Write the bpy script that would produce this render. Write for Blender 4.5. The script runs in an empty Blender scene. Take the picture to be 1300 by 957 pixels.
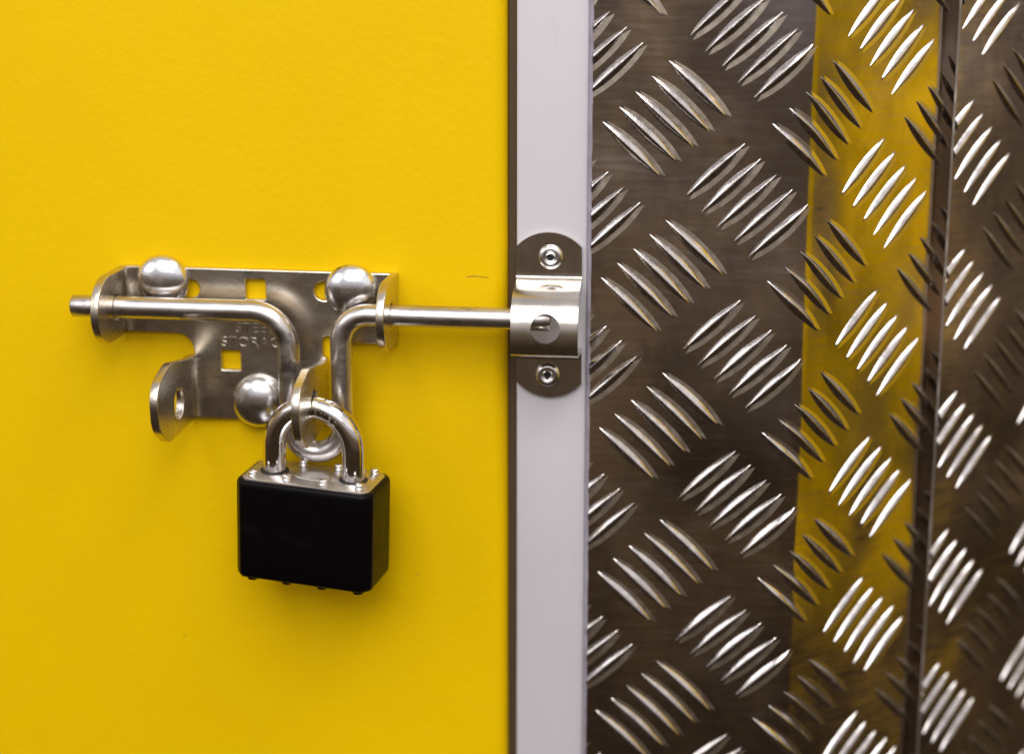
import bpy, bmesh, math, random
from mathutils import Vector, Matrix
random.seed(7)
sc = bpy.context.scene
col = sc.collection
MM = 0.001
R = math.radians

# ------------------------------------------------------------------ camera
F, CX, CY, DIST = 2164.0, 650.0, 434.0, 0.60          # focal length in photo pixels, optical centre, metres to the door
PITCH, YAW = math.atan(F/9400.0), math.atan(5.2e-5*F)
fwd = Vector((-math.sin(YAW)*math.cos(PITCH), math.cos(YAW)*math.cos(PITCH), -math.sin(PITCH)))
rgt = Vector((math.cos(YAW), math.sin(YAW), 0))
upv = rgt.cross(fwd)
EYE = -fwd*DIST
cam = bpy.data.cameras.new('camera')
cam.sensor_width = 36; cam.lens = F/1300*36
cam.shift_y = -(478.5-CY)/1300
cam.clip_start = 0.02; cam.clip_end = 60
cam.dof.use_dof = True; cam.dof.focus_distance = 0.583; cam.dof.aperture_fstop = 3.6
camo = bpy.data.objects.new('camera', cam); col.objects.link(camo)
camo.matrix_world = Matrix.Translation(EYE) @ Matrix((rgt, upv, -fwd)).transposed().to_4x4()
sc.camera = camo

# ------------------------------------------------------------------ light: an indoor corridor, pale walls and ceiling over a dark brown floor
w = bpy.data.worlds.new('World'); sc.world = w; w.use_nodes = True
nt = w.node_tree; nt.nodes.clear()
out = nt.nodes.new('ShaderNodeOutputWorld'); bg = nt.nodes.new('ShaderNodeBackground')
tc = nt.nodes.new('ShaderNodeTexCoord'); sx = nt.nodes.new('ShaderNodeSeparateXYZ')
mr = nt.nodes.new('ShaderNodeMapRange'); mr.interpolation_type = 'LINEAR'
mr.inputs['From Min'].default_value = -0.5; mr.inputs['From Max'].default_value = 0.5
rp = nt.nodes.new('ShaderNodeValToRGB')
rp.color_ramp.interpolation = 'EASE'
rp.color_ramp.elements[0].color = (0.044, 0.028, 0.016, 1); rp.color_ramp.elements[0].position = 0.12
rp.color_ramp.elements[1].color = (0.58, 0.55, 0.565, 1); rp.color_ramp.elements[1].position = 0.72
e = rp.color_ramp.elements.new(0.44); e.color = (0.145, 0.103, 0.070, 1)
nt.links.new(tc.outputs['Generated'], sx.inputs[0]); nt.links.new(sx.outputs['Z'], mr.inputs[0])
nt.links.new(mr.outputs[0], rp.inputs[0]); nt.links.new(rp.outputs[0], bg.inputs[0])
bg.inputs[1].default_value = 1.0
nt.links.new(bg.outputs[0], out.inputs[0])

def area(name, loc, target, sx_, sy_, power, color):
    l = bpy.data.lights.new(name, 'AREA'); l.shape = 'RECTANGLE'; l.size = sx_; l.size_y = sy_
    l.energy = power; l.color = color
    o = bpy.data.objects.new(name, l); col.objects.link(o); o.location = loc
    o.rotation_euler = (Vector(target)-Vector(loc)).to_track_quat('-Z', 'Y').to_euler()
    return o
area('ceiling_and_fill_lamp', (-0.05, -1.65, 1.50), (-0.02, 0, 0), 1.5, 1.6, 40, (1, 0.985, 0.97))
area('ceiling_and_fill_lamp', (1.00, -1.05, 0.95), (0.05, 0, 0), 1.3, 1.0, 2.3, (1, 0.985, 0.985))
area('ceiling_and_fill_lamp', (-1.25, -0.95, 0.80), (0.5, -0.1, 0), 0.9, 0.7, 5, (1, 0.985, 0.98))
area('ceiling_and_fill_lamp', (0.60, -0.45, 1.25), (1.25, -0.2, -0.05), 0.7, 0.7, 9, (1, 0.985, 0.97))  # added fill, brightens the unseen side door for its mirrored yellow

vs = sc.view_settings
vs.view_transform = 'Standard'; vs.look = 'None'; vs.gamma = 1; vs.exposure = 0; vs.use_curve_mapping = False
sc.render.engine = 'CYCLES'
sc.cycles.max_bounces = 10; sc.cycles.glossy_bounces = 6

# ------------------------------------------------------------------ helpers
def P(px, py, Y=0.0):
    "photo pixel -> the point of the plane y = Y (metres) it looks at"
    d = fwd + rgt*((px-CX)/F) - upv*((py-CY)/F)
    return EYE + d*((Y-EYE.y)/d.y)

def tag(o, label=None, cat=None, group=None, kind=None):
    for k, v in (('label', label), ('category', cat), ('group', group), ('kind', kind)):
        if v: o[k] = v
    return o

def empty(name, loc):
    o = bpy.data.objects.new(name, None); col.objects.link(o); o.location = loc; o.empty_display_size = 0.01
    return o

def link(name, me, mat, parent=None, smooth=35, world=True):
    o = bpy.data.objects.new(name, me); col.objects.link(o)
    if mat and not me.materials: me.materials.append(mat)
    if smooth is not None:
        me.shade_smooth()
        if smooth < 180: me.set_sharp_from_angle(angle=R(smooth))
    if parent:
        o.parent = parent
        if world:                                   # mesh is given in world coordinates
            bpy.context.view_layer.update()
            o.matrix_parent_inverse = parent.matrix_world.inverted()
    return o

def pymesh(name, v, f):
    me = bpy.data.meshes.new(name); me.from_pydata([tuple(p) for p in v], [], f); me.update()
    return me

def xform(me, fn):
    for v in me.vertices: v.co = Vector(fn(v.co))
    me.update(); return me

def joinmesh(name, parts):
    bm = bmesh.new()
    for m in parts: bm.from_mesh(m)
    me = bpy.data.meshes.new(name); bm.to_mesh(me); bm.free()
    return me

def fixn(me):
    bm = bmesh.new(); bm.from_mesh(me); bmesh.ops.recalc_face_normals(bm, faces=bm.faces); bm.to_mesh(me); bm.free(); return me

def curve2mesh(c):
    o = bpy.data.objects.new('tmp', c); col.objects.link(o)
    dg = bpy.context.evaluated_depsgraph_get()
    me = bpy.data.meshes.new_from_object(o.evaluated_get(dg))
    bpy.data.objects.remove(o); return me

def shape(polys, thick, bevel=0.35):
    "filled outline (first) with holes (rest), in mm, extruded to a thickness with rounded edges"
    c = bpy.data.curves.new('s', 'CURVE'); c.dimensions = '2D'; c.fill_mode = 'BOTH'
    for pl in polys:
        s = c.splines.new('POLY'); s.points.add(len(pl)-1); s.use_cyclic_u = True
        for p, q in zip(s.points, pl): p.co = (q[0], q[1], 0, 1)
    c.extrude = thick/2-bevel; c.bevel_depth = bevel; c.bevel_resolution = 2; c.offset = -bevel
    return curve2mesh(c)

def text(s, size, ext, bev=0.0, spacing=1.0):
    c = bpy.data.curves.new('t', 'FONT'); c.body = s; c.size = size; c.extrude = ext; c.bevel_depth = bev
    c.bevel_resolution = 1; c.offset = -bev*0.9; c.space_character = spacing; c.align_x = 'CENTER'; c.align_y = 'CENTER'
    return curve2mesh(c)

def circ(cx, cy, r, n=28, a0=0, a1=360):
    return [(cx+r*math.cos(R(a0+(a1-a0)*i/n)), cy+r*math.sin(R(a0+(a1-a0)*i/n))) for i in range(n)]

def rounded(pts, n=6):
    "polygon of (x, y, radius) -> points with rounded corners"
    out = []
    for i, (x, y, r) in enumerate(pts):
        p = Vector((x, y)); a = Vector(pts[i-1][:2])-p; b = Vector(pts[(i+1) % len(pts)][:2])-p
        if r <= 0: out.append((x, y)); continue
        a.normalize(); b.normalize(); half = a.angle(b)/2
        t = r/math.tan(half); c = p+(a+b).normalized()*(r/math.sin(half))
        s, e_ = p+a*t-c, p+b*t-c
        ang = s.angle_signed(e_)
        for k in range(n+1):
            q = s.copy(); q.rotate(Matrix.Rotation(-ang*k/n, 2)); out.append(tuple(c+q))
    return out

def tube(path, rad, seg=28, cap=True, cham=0.0):
    "tube along a list of 3-D points"
    V, Fc = [], []
    n = len(path); nrm = None
    rings = []
    for i, p in enumerate(path):
        t = (path[min(i+1, n-1)]-path[max(i-1, 0)]).normalized()
        if nrm is None:
            nrm = Vector((0, 1, 0)) if abs(t.y) < 0.9 else Vector((1, 0, 0))
        nrm = (nrm-t*nrm.dot(t)).normalized(); bi = t.cross(nrm)
        rings.append((p, nrm.copy(), bi, t))
    rr = [(p, a, b, rad) for p, a, b, t in rings]
    if cham:
        p, a, b, t = rings[0]; rr[0] = (p, a, b, rad-cham); rr.insert(1, (p+t*cham, a, b, rad))
        p, a, b, t = rings[-1]; rr[-1] = (p-t*cham, a, b, rad); rr.append((p, a, b, rad-cham))
    for p, a, b, r_ in rr:
        for k in range(seg):
            th = 2*math.pi*k/seg; V.append(p+a*(r_*math.cos(th))+b*(r_*math.sin(th)))
    for i in range(len(rr)-1):
        for k in range(seg):
            k2 = (k+1) % seg; Fc.append((i*seg+k, i*seg+k2, (i+1)*seg+k2, (i+1)*seg+k))
    if cap: Fc += [tuple(range(seg))[::-1], tuple(range((len(rr)-1)*seg, len(rr)*seg))]
    return fixn(pymesh('tube', V, Fc))

def lathe(prof, seg=40):
    "profile (radius, height) turned about local Z, mm"
    V, Fc = [], []; n = len(prof)
    for r_, h in prof:
        for k in range(seg):
            th = 2*math.pi*k/seg; V.append((r_*math.cos(th), r_*math.sin(th), h))
    for i in range(n-1):
        for k in range(seg):
            k2 = (k+1) % seg; Fc.append((i*seg+k, i*seg+k2, (i+1)*seg+k2, (i+1)*seg+k))
    Fc.append(tuple(range((n-1)*seg, n*seg))); Fc.append(tuple(range(seg))[::-1])
    return fixn(pymesh('lathe', V, Fc))

front = lambda X, Y, Z: (lambda c: (X+c.x*MM, Y-c.z*MM, Z+c.y*MM))      # local mm (right, up, towards the viewer) -> world
wing = lambda X: (lambda c: (X-c.z*MM, -c.x*MM, c.y*MM))                # local mm (out from door, up) -> a plane across the door

def boxm(x0, x1, y0, y1, z0, z1, bev=0.0, seg=3):
    bm = bmesh.new(); bmesh.ops.create_cube(bm, size=1)
    for v in bm.verts: v.co = ((x0+x1)/2+v.co.x*(x1-x0), (y0+y1)/2+v.co.y*(y1-y0), (z0+z1)/2+v.co.z*(z1-z0))
    if bev: bmesh.ops.bevel(bm, geom=bm.edges[:], offset=bev, segments=seg, affect='EDGES', profile=0.5)
    me = bpy.data.meshes.new('box'); bm.to_mesh(me); bm.free(); return me

# ------------------------------------------------------------------ materials
def mat(name, base, metallic=0.0, rough=0.4, rvar=0.0, rscale=(200, 200, 200), cvar=None, cscale=90.0, bump=0.0, bscale=(900, 900, 900), bdist=0.0002, coat=0.0, detail=6, cpos=(0.3, 0.68), spec=None, wave=0.0, grime=0.0, gscale=(150, 150, 150)):
    m = bpy.data.materials.new(name); m.use_nodes = True
    n = m.node_tree; L = n.links; b = n.nodes['Principled BSDF']
    b.inputs['Base Color'].default_value = (*base, 1); b.inputs['Metallic'].default_value = metallic
    b.inputs['Roughness'].default_value = rough
    if coat: b.inputs['Coat Weight'].default_value = coat; b.inputs['Coat Roughness'].default_value = 0.12
    if spec is not None: b.inputs['Specular IOR Level'].default_value = spec
    t = n.nodes.new('ShaderNodeTexCoord')
    def noise(scale, det=detail, rg=0.6, off=0):
        mp = n.nodes.new('ShaderNodeMapping'); mp.inputs['Scale'].default_value = scale; mp.inputs['Location'].default_value = (off, off*0.7, off*1.3)
        L.new(t.outputs['Object'], mp.inputs[0])
        z = n.nodes.new('ShaderNodeTexNoise'); z.inputs['Scale'].default_value = 1; z.inputs['Detail'].default_value = det; z.inputs['Roughness'].default_value = rg
        L.new(mp.outputs[0], z.inputs['Vector']); return z.outputs[0]
    if rvar:
        r_ = n.nodes.new('ShaderNodeMapRange'); r_.inputs['From Min'].default_value = 0.3; r_.inputs['From Max'].default_value = 0.7
        r_.inputs['To Min'].default_value = max(rough-rvar, 0.02); r_.inputs['To Max'].default_value = rough+rvar
        L.new(noise(rscale, off=3.1), r_.inputs[0]); L.new(r_.outputs[0], b.inputs['Roughness'])
    if cvar:
        cr = n.nodes.new('ShaderNodeValToRGB'); cr.color_ramp.elements[0].position = cpos[0]; cr.color_ramp.elements[1].position = cpos[1]
        cr.color_ramp.elements[0].color = (*cvar, 1); cr.color_ramp.elements[1].color = (*base, 1)
        s = cscale if isinstance(cscale, tuple) else (cscale,)*3
        L.new(noise(s, off=7.7), cr.inputs[0]); L.new(cr.outputs[0], b.inputs['Base Color'])
    if grime:                                   # dark smudges and rub marks
        gr = n.nodes.new('ShaderNodeValToRGB'); gr.color_ramp.elements[0].position = 0.60; gr.color_ramp.elements[1].position = 0.70
        gr.color_ramp.elements[0].color = (1, 1, 1, 1); gr.color_ramp.elements[1].color = (1-grime, 1-grime*1.03, 1-grime*1.05, 1)
        L.new(noise(gscale, det=4, rg=0.55, off=11.3), gr.inputs[0])
        mx = n.nodes.new('ShaderNodeMix'); mx.data_type = 'RGBA'; mx.blend_type = 'MULTIPLY'; mx.inputs[0].default_value = 1
        src = b.inputs['Base Color'].links
        if src: L.new(src[0].from_socket, mx.inputs[6])
        else: mx.inputs[6].default_value = (*base, 1)
        L.new(gr.outputs[0], mx.inputs[7]); L.new(mx.outputs[2], b.inputs['Base Color'])
    if bump:
        bp = n.nodes.new('ShaderNodeBump'); bp.inputs['Strength'].default_value = bump; bp.inputs['Distance'].default_value = bdist
        L.new(noise(bscale, det=3, off=1.7), bp.inputs['Height']); L.new(bp.outputs[0], b.inputs['Normal'])
        if wave:                                    # the slow buckling of thin sheet
            b2 = n.nodes.new('ShaderNodeBump'); b2.inputs['Strength'].default_value = 1; b2.inputs['Distance'].default_value = wave
            L.new(noise((17, 17, 13), det=1, rg=0.4, off=5.3), b2.inputs['Height']); L.new(b2.outputs[0], bp.inputs['Normal'])
    return m

M_yellow = mat('yellow_powder_coat', (0.80, 0.512, 0.0), rough=0.5, rvar=0.05, rscale=(60, 60, 60), cvar=(0.78, 0.495, 0.0), cscale=25, bump=0.28, bscale=(430, 430, 330), bdist=0.0005, spec=0.12)
M_white = mat('pale_lilac_paint', (0.585, 0.56, 0.592), rough=0.45, rvar=0.05, bump=0.10, bscale=(700, 700, 700), cvar=(0.55, 0.525, 0.55), cscale=(12, 12, 9), grime=0.08, gscale=(60, 60, 25), spec=0.3)
M_trim = mat('grey_edge_trim', (0.42, 0.39, 0.46), metallic=0.2, rough=0.35, cvar=(0.28, 0.25, 0.30), cscale=(60, 60, 120))
M_seal = mat('brown_rubber', (0.085, 0.056, 0.032), rough=0.6, bump=0.2, spec=0.2)
M_plate = mat('tread_plate_aluminium', (0.93, 0.82, 0.70), metallic=1, rough=0.16, rvar=0.06, rscale=(60, 60, 500), cvar=(0.42, 0.385, 0.385), cscale=(17, 17, 11), cpos=(0.40, 0.62), grime=0.25, gscale=(45, 45, 30), bump=0.05, bscale=(300, 300, 2200), bdist=0.00003, wave=0.005)  # broad tan and dark blotches in the colour stand in for uneven reflections
M_bar = mat('tread_bar_aluminium', (0.62, 0.59, 0.58), metallic=1, rough=0.20, rvar=0.09, rscale=(500, 500, 500), cvar=(0.42, 0.385, 0.36), cscale=260, bump=0.34, bscale=(600, 600, 600), bdist=0.00016)
M_steel = mat('brushed_steel', (0.64, 0.60, 0.54), metallic=1, rough=0.27, rvar=0.06, rscale=(60, 60, 160), cvar=(0.52, 0.45, 0.35), cscale=70, bump=0.05, bscale=(500, 500, 900), bdist=0.00004, grime=0.35, gscale=(75, 75, 75))
M_rod = mat('zinc_rod', (0.68, 0.655, 0.645), metallic=1, rough=0.30, rvar=0.07, rscale=(90, 300, 300), cvar=(0.50, 0.46, 0.44), cscale=(60, 160, 100), bump=0.06, bscale=(300, 900, 900), bdist=0.00005, grime=0.6, gscale=(70, 140, 120))
M_zinc = mat('zinc_bolt_head', (0.84, 0.84, 0.865), metallic=1, rough=0.20, rvar=0.06, rscale=(200, 200, 200), cvar=(0.68, 0.67, 0.69), cscale=160, bump=0.09, bscale=(230, 230, 230), bdist=0.0004, grime=0.7, gscale=(130, 130, 130))
M_chrome = mat('polished_shackle', (0.74, 0.71, 0.70), metallic=1, rough=0.10, rvar=0.04, cvar=(0.64, 0.605, 0.58), cscale=100, bump=0.03, bscale=(900, 900, 200), bdist=0.0001)
M_top = mat('lock_top_plate', (0.68, 0.66, 0.66), metallic=1, rough=0.33, rvar=0.05, cvar=(0.6, 0.575, 0.56), cscale=150, bump=0.1, bscale=(300, 300, 300), bdist=0.0002)
M_black = mat('black_vinyl', (0.0016, 0.0010, 0.0014), rough=0.38, rvar=0.04, bump=0.05, bscale=(120, 120, 120), spec=0.12, grime=-2.0, gscale=(60, 60, 60))
M_stainless = mat('polished_strap', (0.66, 0.615, 0.545), metallic=1, rough=0.19, rvar=0.04, rscale=(300, 100, 100), cvar=(0.55, 0.51, 0.46), cscale=120, bump=0.05, bscale=(160, 160, 1500), bdist=0.00003)
M_rivet = mat('aluminium_rivet', (0.78, 0.76, 0.76), metallic=1, rough=0.22, rvar=0.06)
M_dark = mat('dark_bore', (0.012, 0.010, 0.010), rough=0.6)
M_halo = mat('bar_glint_tan', (0.80, 0.715, 0.61), metallic=1, rough=0.34, rvar=0.06, rscale=(300, 300, 300), cvar=(0.66, 0.58, 0.49), cscale=200)  # painted bright reflection beside the bars of the front face
M_halo2 = mat('bar_glint_smooth', (0.86, 0.80, 0.72), metallic=1, rough=0.20, rvar=0.04, rscale=(300, 300, 300))  # same painted reflection past the fold, smoother so it keeps the yellow
M_cut = mat('sawn_edge', (0.45, 0.41, 0.37), metallic=1, rough=0.5, bump=0.3, bscale=(300, 300, 2000))
M_stamp = mat('stamped_steel', (0.36, 0.33, 0.31), metallic=1, rough=0.35)
M_scuff = mat('scuff', (0.22, 0.10, 0.01), rough=0.6)

Z0, Z1 = -0.29, 0.23      # how far the door, frame and sheets are built up and down

# ------------------------------------------------------------------ door, seal, frame
door = tag(empty('yellow_door', (-0.2, 0.02, Z0)), 'yellow powder-coated door leaf carrying the latch and black padlock', 'door')
V = []; prof = []
r_, x1 = 5.5, -2.0
for k in range(9):
    a = R(90*k/8); prof.append((x1-r_+r_*math.sin(a), r_-r_*math.cos(a)))
prof = [(-460, 0)]+prof+[(x1, 38), (-460, 38)]
n = len(prof)
for z in (Z0, Z1):
    V += [(x*MM, y*MM, z) for x, y in prof]
Fc = [(i, (i+1) % n, n+(i+1) % n, n+i) for i in range(n)]+[tuple(range(n))[::-1], tuple(range(n, 2*n))]
link('panel', fixn(pymesh('panel', V, Fc)), M_yellow, door, 40)
# small dark scuff above the bolt
for pts in (((592, 351.2), (603, 350.0), (620, 352.3), (620.5, 353.0), (604, 351.0), (593, 351.9)),
            ((526, 731), (531, 728.6), (533, 728.2), (531.2, 729.5)), ((233, 806), (236, 804.6), (236.6, 805.4), (234.5, 807))):
    m_ = pymesh('scuff', [P(x, y, -0.00006) for x, y in pts], [tuple(range(len(pts)))[::-1]])
    link('scuff_mark', m_, M_scuff, door, None)

frame = tag(empty('door_frame', (0.014, 0.02, Z0)), 'pale lilac-white painted door frame strip between the yellow door and the tread plate', 'door frame')
link('jamb', boxm(1.5*MM, 26.3*MM, 1.0*MM, 45*MM, Z0, Z1, 0.0009), M_white, frame)
tr = [(26.2, 3.0), (26.2, -0.1), (26.5, -0.5), (27.2, -0.55), (27.62, -0.2), (27.62, 3.0)]
V = []; Fc = []; n = len(tr); NS = 120
for j in range(NS+1):
    z = Z0+(Z1-Z0)*j/NS; wob = 0.10*math.sin(j*1.9)+0.12*random.uniform(-1, 1)
    V += [((x+(wob if 0 < i < n-1 else 0)*0.6)*MM, (y+(0.12*wob if 0 < i < n-1 else 0))*MM, z) for i, (x, y) in enumerate(tr)]
for j in range(NS):
    Fc += [(j*n+i, j*n+i+1, (j+1)*n+i+1, (j+1)*n+i) for i in range(n-1)]
link('edge_trim', fixn(pymesh('trim', V, Fc)), M_trim, frame, 50)
link('rubber_seal', boxm(-1.9*MM, 1.45*MM, 5.2*MM, 12*MM, Z0, Z1, 0.0006), M_seal, frame)

# ------------------------------------------------------------------ tread plate
PU, PV = 57.1, 53.9               # pattern repeat, mm
BL, BW, BH = 13.9, 1.95, 1.4     # half length, half width and height of a bar

def bend_map(segs, start):
    "segs: list of (length mm, heading deg, radius of bend to next). returns f(u, v, h) -> world"
    pts = []                                  # dense centre line u -> (x, y, heading)
    x, y = start; u = 0.0; step = 0.25
    L = []
    for ln, hd, _ in segs: L.append((u, u+ln, hd)); u += ln
    total = u
    def heading(q):
        for i, (a, b, hd) in enumerate(L):
            if q <= b or i == len(L)-1:
                rr = segs[i][2]
                h = hd
                if i+1 < len(L) and q > b-rr: t = (q-(b-rr))/(2*rr); h = hd+(L[i+1][2]-hd)*t
                if i > 0:
                    r0 = segs[i-1][2]
                    if q < a+r0: t = (q-(a-r0))/(2*r0); h = L[i-1][2]+(hd-L[i-1][2])*t
                return h
    q = 0.0
    while q <= total+step:
        pts.append((x, y, heading(min(q, total))))
        hd = R(heading(min(q+step/2, total))); x += step*math.cos(hd); y += step*math.sin(hd); q += step
    def f(uu, vv, h):
        i = max(0, min(int(uu/step), len(pts)-2)); t = uu/step-i
        a, b = pts[i], pts[i+1]
        hd = R(a[2]+(b[2]-a[2])*max(0, min(1, t)))
        X = a[0]+(b[0]-a[0])*t; Yv = a[1]+(b[1]-a[1])*t
        return ((X+h*math.sin(hd))*MM, (Yv-h*math.cos(hd))*MM, vv*MM)
    return f, total

def bar_bm(cu, cv, sign, rnd, halo=None):
    "one raised bar, a pointed ridge, in sheet coordinates"
    bm = bmesh.new(); NL, NW = 14, 8
    ang = R(43.2+rnd.uniform(-0.6, 0.6))*sign
    ca, sa = math.cos(ang), math.sin(ang)
    Hh = BH*rnd.uniform(0.92, 1.06); sk = rnd.uniform(-0.08, 0.08); Wd = BW*rnd.uniform(0.95, 1.06)
    g = []
    for i in range(NL+1):
        s = -1+2*i/NL; wd = Wd*max(0.0, 1-abs(s)**2.1)
        hh = Hh*max(0.0, 1-abs(s)**2.6)**0.75*(1+0.04*rnd.uniform(-1, 1))
        row = []
        for k in range(NW+1):
            t = -1+2*k/NW
            h = hh*(1-abs(t-sk*(1-t*t))**1.4)
            a, b = s*BL, t*wd
            row.append(bm.verts.new((cu+a*ca-b*sa, cv+a*sa+b*ca, h-0.06 if abs(t) > 0.99 or i in (0, NL) else h)))
        g.append(row)
    for i in range(NL):
        for k in range(NW):
            try: bm.faces.new((g[i][k], g[i+1][k], g[i+1][k+1], g[i][k+1]))
            except ValueError: pass
    if halo:                                    # paler lens beside the bar, imitating the bright reflection on its flank
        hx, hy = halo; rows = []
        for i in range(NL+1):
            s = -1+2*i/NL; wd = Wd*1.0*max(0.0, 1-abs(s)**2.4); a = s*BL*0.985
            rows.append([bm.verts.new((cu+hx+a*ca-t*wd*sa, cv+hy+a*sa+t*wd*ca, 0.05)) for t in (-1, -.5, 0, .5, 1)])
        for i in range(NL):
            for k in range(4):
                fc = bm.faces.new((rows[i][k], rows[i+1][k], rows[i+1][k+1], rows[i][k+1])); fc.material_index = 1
    bmesh.ops.remove_doubles(bm, verts=bm.verts, dist=0.004)
    return bm

def tread_sheet(thing, f, umin, umax, groups, v0, v1, seed, halo=False, thick=2.5):
    rnd = random.Random(seed)
    us = []; u = umin
    while u < umax: us.append(u); u += 0.5
    us.append(umax)
    V = []; Fc = []; vs_ = [v0, v1]
    for h in (0.0, -thick):
        for v in vs_:
            V += [f(q, v, h) for q in us]
    n = len(us)
    for i in range(n-1):
        Fc.append((i, i+1, n+i+1, n+i)); Fc.append((2*n+i, 3*n+i, 3*n+i+1, 2*n+i+1))
        Fc.append((i, 2*n+i, 2*n+i+1, i+1)); Fc.append((n+i, n+i+1, 3*n+i+1, 3*n+i))
    Fc.append((0, n, 3*n, 2*n)); Fc.append((n-1, 3*n-1, 4*n-1, 2*n-1))
    me = pymesh('sheet', V, Fc); me.materials.append(M_plate); me.materials.append(M_cut)
    for i in (-1, -2): me.polygons[i].material_index = 1          # sawn edges
    link('sheet', fixn(me), None, thing, 30)
    for gu, gv, sign in groups:
        for k in range(-2, 3):
            cu = gu+k*5.5; cv = gv-k*5.12*sign
            if cu+BL*0.75 < umin+(10 if not halo else 0) or cu-BL*0.75 > umax or cv-10.5 < v0 or cv+10.5 > v1: continue
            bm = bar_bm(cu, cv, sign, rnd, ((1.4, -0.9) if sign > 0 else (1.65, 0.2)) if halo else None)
            for pc, no, cut in ((umin, -1, cu-BL < umin), (umax, 1, cu+BL > umax)):
                if cut: bmesh.ops.bisect_plane(bm, geom=bm.verts[:]+bm.edges[:]+bm.faces[:], plane_co=(pc, 0, 0), plane_no=(no, 0, 0), clear_outer=True)
            if len(bm.faces) < 4: bm.free(); continue
            for v in bm.verts: v.co = f(*v.co)
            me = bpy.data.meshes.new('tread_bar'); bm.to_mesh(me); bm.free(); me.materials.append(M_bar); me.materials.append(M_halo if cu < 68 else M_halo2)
            link('tread_bar', me, M_bar, thing, 60)

post = tag(empty('tread_plate_post', (0.06, 0.02, Z0)), 'folded aluminium tread plate casing butting against the white door frame', 'tread plate')
# u = world x along the front face; folds back 40 degrees at the corner, a little more further on
SEG = [(98.7-27.6, 0, 5.0), (63.5, 40, 2.5), (40, 52, 0)]
fpost, tot = bend_map(SEG, (27.6, 0))
shift = -27.6
groups = []
for i in range(-1, 4):
    for j in range(-7, 5):
        if i < 2: groups.append((80.4+PU*i+shift, 51.2+PV*j, 1))
        if i < 3: groups.append((51.95+PU*i+shift, 51.6+PV*(j+0.5), -1))
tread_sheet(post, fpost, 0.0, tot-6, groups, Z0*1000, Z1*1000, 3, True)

# the next sheet, parallel to the receding face and lapped over its far edge
AL = 42.5
a_ = Vector((math.cos(R(AL)), math.sin(R(AL)), 0)); nrm3 = Vector((math.sin(R(AL)), -math.cos(R(AL)), 0))
P3 = Vector((0.1613, 0.0434, 0))-nrm3*0.0030
def on3(px, py):
    d = fwd+rgt*((px-CX)/F)-upv*((py-CY)/F)
    return EYE+d*((P3-EYE).dot(nrm3)/d.dot(nrm3))
e3 = (on3(1221, 0)+on3(1172, 866))/2
tip = on3(1233, 264)
panel = tag(empty('tread_plate_cladding', (e3.x+0.03, e3.y+0.05, Z0)), 'separate dark tread plate panel lapped over the folded casing edge', 'tread plate')
f3, t3 = bend_map([(130, AL, 0)], (e3.x*1000, e3.y*1000))
ut = (tip-e3).dot(a_)*1000
gu, gv = ut-0.8, tip.z*1000+19.8
groups = []
for i in range(-1, 3):
    for j in range(-7, 5):
        groups.append((gu+PU*i, gv+PV*j, 1)); groups.append((gu-28.45+PU*i, gv+0.4+PV*(j+0.5), -1))
tread_sheet(panel, f3, 0.0, 120, groups, Z0*1000, Z1*1000, 5, thick=1.1)

# a second yellow door further along, out of the frame, mirrored in the receding face
d2 = tag(empty('side_door', (1.27, -0.2, -0.57)), 'yellow door leaf of the neighbouring unit, mirrored in the tread plate', 'door')
link('panel', boxm(1.25, 1.29, -0.42, 0.012, -0.57, 1.1, 0.004), M_yellow, d2)

# ------------------------------------------------------------------ latch plate
PT = 2.5                                   # sheet thickness mm
latch = tag(empty('latch_plate', (-0.09, 0, -0.031)), 'stamped steel latch plate with four bent lugs bolted to yellow door', 'latch')
outl = rounded([(-138.6, 24.8, 1), (-40.6, 23.9, 1), (-40.4, -1.2, 1), (-58, -1.6, 2.5), (-64.0, -2.2, 0.7), (-64.2, 0.9, 1.4), (-67.4, 0.9, 1.4), (-67.4, -6.4, 0.5), (-66.2, -7.2, 0.4), (-66.2, -30.4, 1.2), (-114.4, -30.6, 0.8), (-114.35, -6.5, 0), (-114.5, 0.65, 6.5), (-138.4, 0.9, 1)])
def slot(cx, cy, hl, r_):
    return circ(cx+hl, cy, r_, 14, -90, 90)+[(cx+hl, cy+r_)]+circ(cx-hl, cy, r_, 14, 90, 270)+[(cx-hl, cy-r_)]
def sq(x0, x1, y0, y1): return rounded([(x0, y0, .5), (x1, y0, .5), (x1, y1, .5), (x0, y1, .5)], 3)
holes = [sq(-94.7, -87.5, 13.6, 20.9), sq(-104.6, -97.5, -12.3, -5.1), slot(-121, 17.0, 6.2, 3.4), slot(-60.5, 17.2, 6.2, 3.4), circ(-66.6, -3.2, 2.7, 20)]
pm = shape([outl]+holes[:4], PT, 0.4)
xform(pm, front(0, -PT/2*MM, 0))
plate = link('plate', fixn(pm), M_steel, latch, 40)

def fillet(X, z0, z1, r_, sgn):
    "concave bend between plate front and a lug face; sgn +1: plate lies to the right"
    V = []; Fc = []; N = 8
    for z in (z0, z1):
        for k in range(N+1):
            a = R(90*k/N); V.append(((X+sgn*(r_-r_*math.sin(a)))*MM, (-PT-(r_-r_*math.cos(a)))*MM, z*MM))
        V.append((X*MM-sgn*0.0004, (-PT+0.4)*MM, z*MM))
    m = N+2
    for k in range(m): Fc.append((k, (k+1) % m, m+(k+1) % m, m+k))
    Fc += [tuple(range(m)), tuple(range(m, 2*m))[::-1]]
    return fixn(pymesh('fillet', V, Fc))

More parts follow.
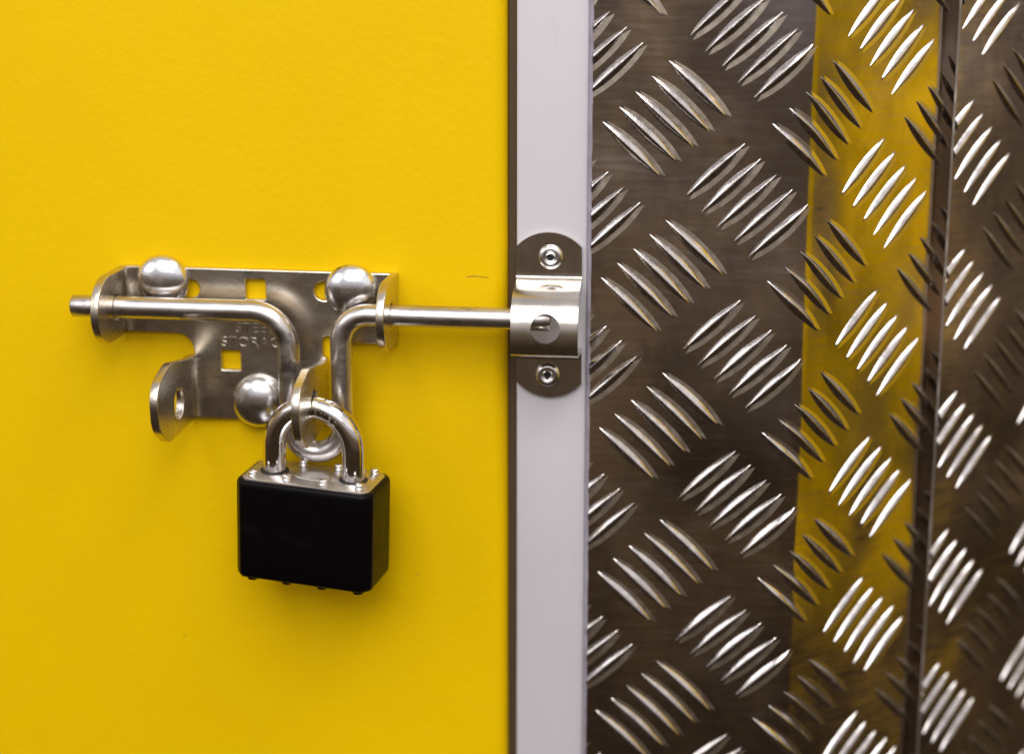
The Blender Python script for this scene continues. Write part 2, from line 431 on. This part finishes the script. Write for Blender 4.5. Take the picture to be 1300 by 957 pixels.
def lug(name, X, outline, holes, label=None, fil=None):
    "a tab standing out from the plate: outline in (mm out from door, mm up)"
    me = xform(shape([outline]+holes, 2.9, 0.4), wing(X*MM))
    parts = [fixn(me)]
    if fil: parts.append(fil)
    o = link(name, joinmesh(name, parts), M_steel, latch, 40)
    if label: o['label'] = label
    return o

def ear_outline(zc, hz, ymax):
    pts = [(0.6, zc+hz), (7, zc+hz-0.1)]
    cy = ymax-hz-1.0
    for k in range(0, 25):
        a = R(90-180*k/24); pts.append((cy+(hz+1.0)*math.cos(a)*1.0, zc+hz*math.sin(a)))
    pts += [(7, zc-hz+0.1), (0.6, zc-hz)]
    return pts
RY, RZ = 14.0, 11.8                        # bolt axis: mm out from the door, height
lug('guide_ear', -138.6-PT/2+0.2, ear_outline(12.6, 12.0, 32.5), [circ(RY, RZ+0.2, 4.35)], None, fillet(-138.6, 1.6, 24.0, 3.2, 1))
lug('guide_ear', -41.6, ear_outline(11.8, 12.1, 29.5), [circ(RY, RZ-0.3, 4.35)])
def hasp_outline(dz=0):
    return rounded([(0.6, -7.2+dz, .6), (9, -7.0+dz, 8), (30, -3.6+dz, 10), (47, -8.0+dz, 9), (46.0, -23.5+dz, 10), (35, -30.6+dz, 9), (12, -30.2+dz, 6), (0.6, -30.4+dz, .6)], 8)
lug('padlock_lug', -114.7-PT/2+0.3, hasp_outline(), [circ(22.8, -19.6, 5.5)], None, fillet(-114.5, -29.6, -8.4, 2.6, 1))
lug('padlock_lug', -67.3, hasp_outline(-0.6), [circ(24.3, -18.2, 5.0)])

# stamped words
for s, cx_, cy_ in (('STEEL', 323.5, 417), ('STORAGE', 323.5, 435)):
    me = text(s, 5.1, 0.10, 0.16, 1.13)
    xform(me, lambda c, q=P(cx_, cy_, -PT*MM): (q.x+c.x*MM, -PT*MM-0.00006-c.z*MM, q.z+c.y*MM*0.98))
    link('stamped_word', me, M_steel, latch, 40)

# carriage bolts
dome = []
for k in range(0, 13):
    a = R(82*k/12); dome.append((9.6*math.cos(a)**0.92, 0.9+4.9*math.sin(a)))
dprof = [(3.0, -2.2), (9.0, 0.02), (9.5, 0.45)]+dome+[(0.02, 5.85)]
dm = lathe([(r_, h) for r_, h in dprof], 48)
for i, (px, py) in enumerate(((204.5, 358.5), (444.5, 371), (326, 511))):
    q = P(px, py, -0.0055)
    me = dm.copy(); xform(me, lambda c: (q.x+c.x*MM, -PT*MM-c.z*MM, q.z+c.y*MM))
    link('carriage_bolt', fixn(me), M_zinc, latch, 30)

# ------------------------------------------------------------------ sliding bolt: one bent rod with a U handle
def fillet_path(pts, n=14):
    "polyline of (x, z, radius) mm -> dense points in the plane y = -RY"
    o = []
    for i, (x, z, r_) in enumerate(pts):
        p = Vector((x, z))
        if r_ == 0: o.append(p); continue
        a = (Vector(pts[i-1][:2])-p).normalized(); b = (Vector(pts[i+1][:2])-p).normalized()
        half = a.angle(b)/2; t = r_/math.tan(half); c = p+(a+b).normalized()*(r_/math.sin(half))
        s, e_ = p+a*t-c, p+b*t-c; ang = s.angle_signed(e_)
        for k in range(n+1):
            q = s.copy(); q.rotate(Matrix.Rotation(-ang*k/n, 2)); o.append(c+q)
    return o
pp = fillet_path([(-154.2, 12.3, 0), (-77.0, 11.9, 13), (-76.8, -38.3, 9.2), (-58.3, -38.3, 9.2), (-58.1, 11.5, 9.5), (15.2, 11.2, 0)])
path = []
for i, p in enumerate(pp):
    path.append(Vector((p.x*MM, -RY*MM, p.y*MM)))
    if i+1 < len(pp) and (pp[i+1]-p).length > 8:
        m = int((pp[i+1]-p).length/6)
        for k in range(1, m):
            q = p.lerp(pp[i+1], k/m); path.append(Vector((q.x*MM, -RY*MM, q.y*MM)))
rod = tag(empty('sliding_bolt', (-0.07, -RY*MM, 0.0115)), 'round steel bolt rod bent into a U handle, sliding into the strap keeper', 'bolt')
link('rod', tube(path, 3.85*MM, 32, True, 0.5*MM), M_rod, rod, 50)

# ------------------------------------------------------------------ keeper strap on the frame
keeper = tag(empty('strap_keeper', (0.013, 0.001, -0.02)), 'polished steel strap keeper riveted to the white frame around the bolt end', 'keeper')
def bez(p0, p1, p2, p3, n):
    return [tuple(((1-t)**3*a+3*(1-t)**2*t*b+3*(1-t)*t*t*c+t**3*d) for a, b, c, d in zip(p0, p1, p2, p3)) for t in [k/n for k in range(n)]]
YB = 0.9                                   # frame face (mm), strap lies on it
kp = [(YB-1.9, z) for z in (39.3, 39.15, 38.8, 38.2, 37.4, 36.4, 35.3, 34.2, 31, 28, 25.6)]
kp += bez((YB-1.9, 24.2), (YB-1.9, 22.9), (-2.2, 22.9), (-3.6, 22.7), 6)
kp += bez((-3.6, 22.7), (-12.5, 21.6), (-20.6, 17.5), (-20.0, 4.0), 26)
kp += bez((-20.0, 4.0), (-19.9, 0.6), (-18.9, -0.9), (-16.0, -1.5), 10)
kp += bez((-16.0, -1.5), (-11, -2.4), (YB-1.9, -1.8), (YB-1.9, -4.0), 10)
kp += [(YB-1.9, z) for z in (-4.2, -6, -9, -12, -14.1, -15.3, -16.4, -17.4, -18.2, -18.8, -19.15, -19.3)]
def halfw(z):
    Rr = 15.1; W = 11.45
    s = (39.3-z) if z > 20 else (z+19.3)
    if s < 5.2: return math.sqrt(max(0.02, Rr*Rr-(Rr-s)**2))*W/11.41
    return W
V = []; Fc = []; NK = len(kp); NX = 10
kxc = 13.1
off = []
for i, (y, z) in enumerate(kp):
    a = Vector(kp[max(i-1, 0)]); b = Vector(kp[min(i+1, NK-1)]); t = (b-a).normalized(); off.append((Vector((-t.y, t.x))*1.0))
for side in (0, 1):
    for i, (y, z) in enumerate(kp):
        o_ = off[i]
        if o_.x < 0: o_ = -o_
        yy, zz = (y, z) if side == 0 else (y+o_.x*1.8, z+o_.y*1.8)
        cx_ = kxc-(z-10)*0.004
        for k in range(NX+1): V.append(((cx_+halfw(z)*(-1+2*k/NX))*MM, yy*MM, zz*MM))
m = NX+1; T = NK*m
for i in range(NK-1):
    for k in range(NX):
        Fc.append((i*m+k, i*m+k+1, (i+1)*m+k+1, (i+1)*m+k)); Fc.append((T+i*m+k, T+(i+1)*m+k, T+(i+1)*m+k+1, T+i*m+k+1))
    Fc.append((i*m, (i+1)*m, T+(i+1)*m, T+i*m)); Fc.append((i*m+NX, T+i*m+NX, T+(i+1)*m+NX, (i+1)*m+NX))
for i in (0, NK-1):
    for k in range(NX): Fc.append((i*m+k, i*m+k+1, T+i*m+k+1, T+i*m+k))
ks = link('strap', fixn(pymesh('strap', V, Fc)), M_stainless, keeper, 40)
hq = P(692, 418, -0.0195)
cyl = lathe([(5.0, -6), (5.0, 6)], 40); xform(cyl, front(hq.x, -0.0195, hq.z))
co = bpy.data.objects.new('cutter', fixn(cyl)); col.objects.link(co)
md = ks.modifiers.new('hole', 'BOOLEAN'); md.operation = 'DIFFERENCE'; md.object = co; md.solver = 'EXACT'
bpy.context.view_layer.update()
nm = bpy.data.meshes.new_from_object(ks.evaluated_get(bpy.context.evaluated_depsgraph_get()))
ks.modifiers.clear(); ks.data = nm; bpy.data.objects.remove(co)
nm.shade_smooth(); nm.set_sharp_from_angle(angle=R(38))
rv = [(4.35, 0), (4.35, 0.35), (4.1, 0.85), (3.5, 1.3), (2.75, 1.5), (2.45, 1.42), (2.3, 1.0), (2.0, 0.85), (1.7, 1.05), (1.5, 1.15), (1.25, 1.0), (1.15, 0.2), (0.02, 0.15)]
rm = lathe(rv, 36); core = lathe([(1.14, 0.16), (1.14, 0.3), (0.02, 0.32)], 20)
for px, py in ((699, 327), (695, 476.5)):
    q = P(px, py, -0.002)
    me = rm.copy(); xform(me, front(q.x, -0.98*MM, q.z)); r_o = link('rivet', fixn(me), M_rivet, keeper, 40)
    me = core.copy(); xform(me, front(q.x, -0.98*MM, q.z)); link('mandrel_hole', fixn(me), M_dark, r_o, 40)

# ------------------------------------------------------------------ padlock
LC = Vector((-66.7*MM, -24.3*MM, -44.2*MM))         # centre of the body's top
lock = tag(empty('padlock', LC), 'black vinyl-jacketed padlock with steel shackle hanging from the latch lug', 'padlock')
LW, LT, LH = 50.0, 25.0, 36.0
lrot = Matrix.Rotation(R(2.6), 4, 'Y') @ Matrix.Rotation(R(-8.0), 4, 'Z') @ Matrix.Rotation(R(2.5), 4, 'X')
lock.matrix_world = Matrix.Translation(LC) @ lrot
def plan(wd, th, ch, bulge=0.0, n=6):
    hw, ht = wd/2, th/2
    pts = rounded([(-hw, -ht+ch*1.25, 2.2), (-hw+ch, -ht, 2.2), (hw-ch, -ht, 2.2), (hw, -ht+ch*1.25, 2.2), (hw, ht-ch*1.25, 2.2), (hw-ch, ht, 2.2), (-hw+ch, ht, 2.2), (-hw, ht-ch*1.25, 2.2)], n)
    return pts
def loft(rings, caps=True):
    V = []; Fc = []; n = len(rings[0])
    for r_ in rings: V += r_
    for i in range(len(rings)-1):
        for k in range(n):
            k2 = (k+1) % n; Fc.append((i*n+k, i*n+k2, (i+1)*n+k2, (i+1)*n+k))
    if caps: Fc += [tuple(range(n))[::-1], tuple(range((len(rings)-1)*n, len(rings)*n))]
    return fixn(pymesh('loft', [(x*MM, y*MM, z*MM) for x, y, z in V], Fc))
def ring(scale_in, z, wave=0.0):
    o = []
    for x, y in plan(LW-2*scale_in, LT-2*scale_in, 2.5-scale_in*0.25):
        bul = 0.5*math.cos(math.pi*x/LW)*(1 if y > 0 else -1) if abs(y) > LT*0.3 else 0
        o.append((x, y+bul, z+wave*math.cos(2*math.pi*x/LW*1.0)))
    return o
jr = [ring(2.6, -1.2), ring(1.9, -0.35, -.1), ring(1.2, -0.15, -.15), ring(0.5, -0.5, -.2), ring(0.12, -1.3, -.2), ring(0, -2.6, -.1), ring(0, -12), ring(0, -23), ring(0, -LH+2.4), ring(0.15, -LH+1.2, .15), ring(0.55, -LH+0.5, .2), ring(1.2, -LH+0.2, .1), ring(2.6, -LH+0.8)]
link('vinyl_jacket', loft(jr, False), M_black, lock, 50, world=False)
# laminated steel core: the top and bottom plates show
tpz = [(1.75, -1.6), (1.6, -0.1), (1.65, 0.35), (1.95, 0.6)]
link('top_plate', loft([ring(a, b, .12) for a, b in tpz]), M_top, lock, 40, world=False)
link('bottom_plate', loft([ring(1.9, -LH+1.0), ring(1.7, -LH-0.1), ring(2.1, -LH-0.45)]), M_top, lock, 40, world=False)
# a raised stamped boss in the middle of the top plate
bp_ = [[(x*sc_, y*sc_*0.62-1.0, z) for x, y in circ(0, 0, 7.0, 36)] for sc_, z in ((1, 0.55), (0.93, 0.85), (0.8, 0.98), (0.3, 0.9))]
link('stamped_boss', loft(bp_), M_top, lock, 60, world=False)
riv = lathe([(1.55, 0), (1.6, 0.25), (1.5, 0.55), (1.25, 0.72), (1.25, 1.0), (1.6, 1.2), (1.7, 1.6), (1.5, 2.0), (0.9, 2.2), (0.02, 2.22)], 24)
for v in riv.vertices: v.co *= MM
fixn(riv); riv.shade_smooth(); riv.set_sharp_from_angle(angle=R(60)); riv.materials.append(M_rivet)
for yy in (-8.1, 8.1):
    for xx in (-19.4, -6.9, 6.4, 19.6):
        o = link('rivet', riv, None, lock, None, world=False); o.location = (xx*MM, yy*MM, 0.55*MM)
briv = lathe([(2.1, 0), (2.1, 0.6), (1.8, 1.1), (1.0, 1.4), (0.02, 1.42)], 24)
for v in briv.vertices: v.co *= MM
fixn(briv); briv.shade_smooth(); briv.materials.append(M_black)
for yy in (-8.4, 8.4):
    for xx in (-19.4, -6.6, 6.4, 19.6):
        o = link('bottom_rivet', briv, None, lock, None, world=False); o.location = (xx*MM, yy*MM, (-LH-0.4)*MM); o.rotation_euler = (math.pi, 0, 0)
# shackle in the lock's own axes
SR, SA = 4.0, 14.6
ztop = 10.6                                  # where the arch starts above the body
sp = [Vector((-SA*MM, 0, -4*MM)), Vector((-SA*MM, 0, 0.002)), Vector((-SA*MM, 0, ztop*0.5*MM))]
for k in range(0, 37):
    a = math.pi-math.pi*k/36; sp.append(Vector((SA*math.cos(a)*MM, 0, (ztop+SA*math.sin(a))*MM)))
sp += [Vector((SA*MM, 0, ztop*0.5*MM)), Vector((SA*MM, 0, 0.002)), Vector((SA*MM, 0, -4*MM))]
sh = link('shackle', tube(sp, SR*MM, 36), M_chrome, lock, 50, world=False)
for s in (-1, 1):      # collars round the shackle holes
    me = lathe([(4.1, 0.3), (5.0, 0.3), (5.0, 0.78), (4.7, 0.92), (4.1, 0.85)], 36)
    for v in me.vertices: v.co = v.co*MM+Vector((s*SA*MM, 0, 0))
    link('shackle_hole', me, M_dark, lock, 40, world=False)
# HARDENED, stamped round the inner front of the arch
letters = []
phi = R(10)                                 # how far the letters sit inwards on the tube from its front
for i, ch in enumerate('HARDENED'):
    a = R(126-(126-50)*i/7)
    g = text(ch, 2.6, 0.05, 0.03)
    ct = Vector((math.cos(a), 0, math.sin(a)))          # outwards in the arch plane
    nn = (Vector((0, -1, 0))*math.cos(phi)-ct*math.sin(phi)).normalized()
    tx = Vector((math.sin(a), 0, -math.cos(a)))         # reading direction
    ty = nn.cross(tx)
    base = Vector((0, 0, ztop))+ct*SA+nn*(SR+0.0)
    for v in g.vertices:
        c = v.co.copy(); v.co = (base+tx*c.x+ty*c.y*0.95+nn*(c.z-0.02*c.y*c.y))*MM
    letters.append(g)
link('stamped_lettering', fixn(joinmesh('letters', letters)), M_stamp, sh, 40, world=False)
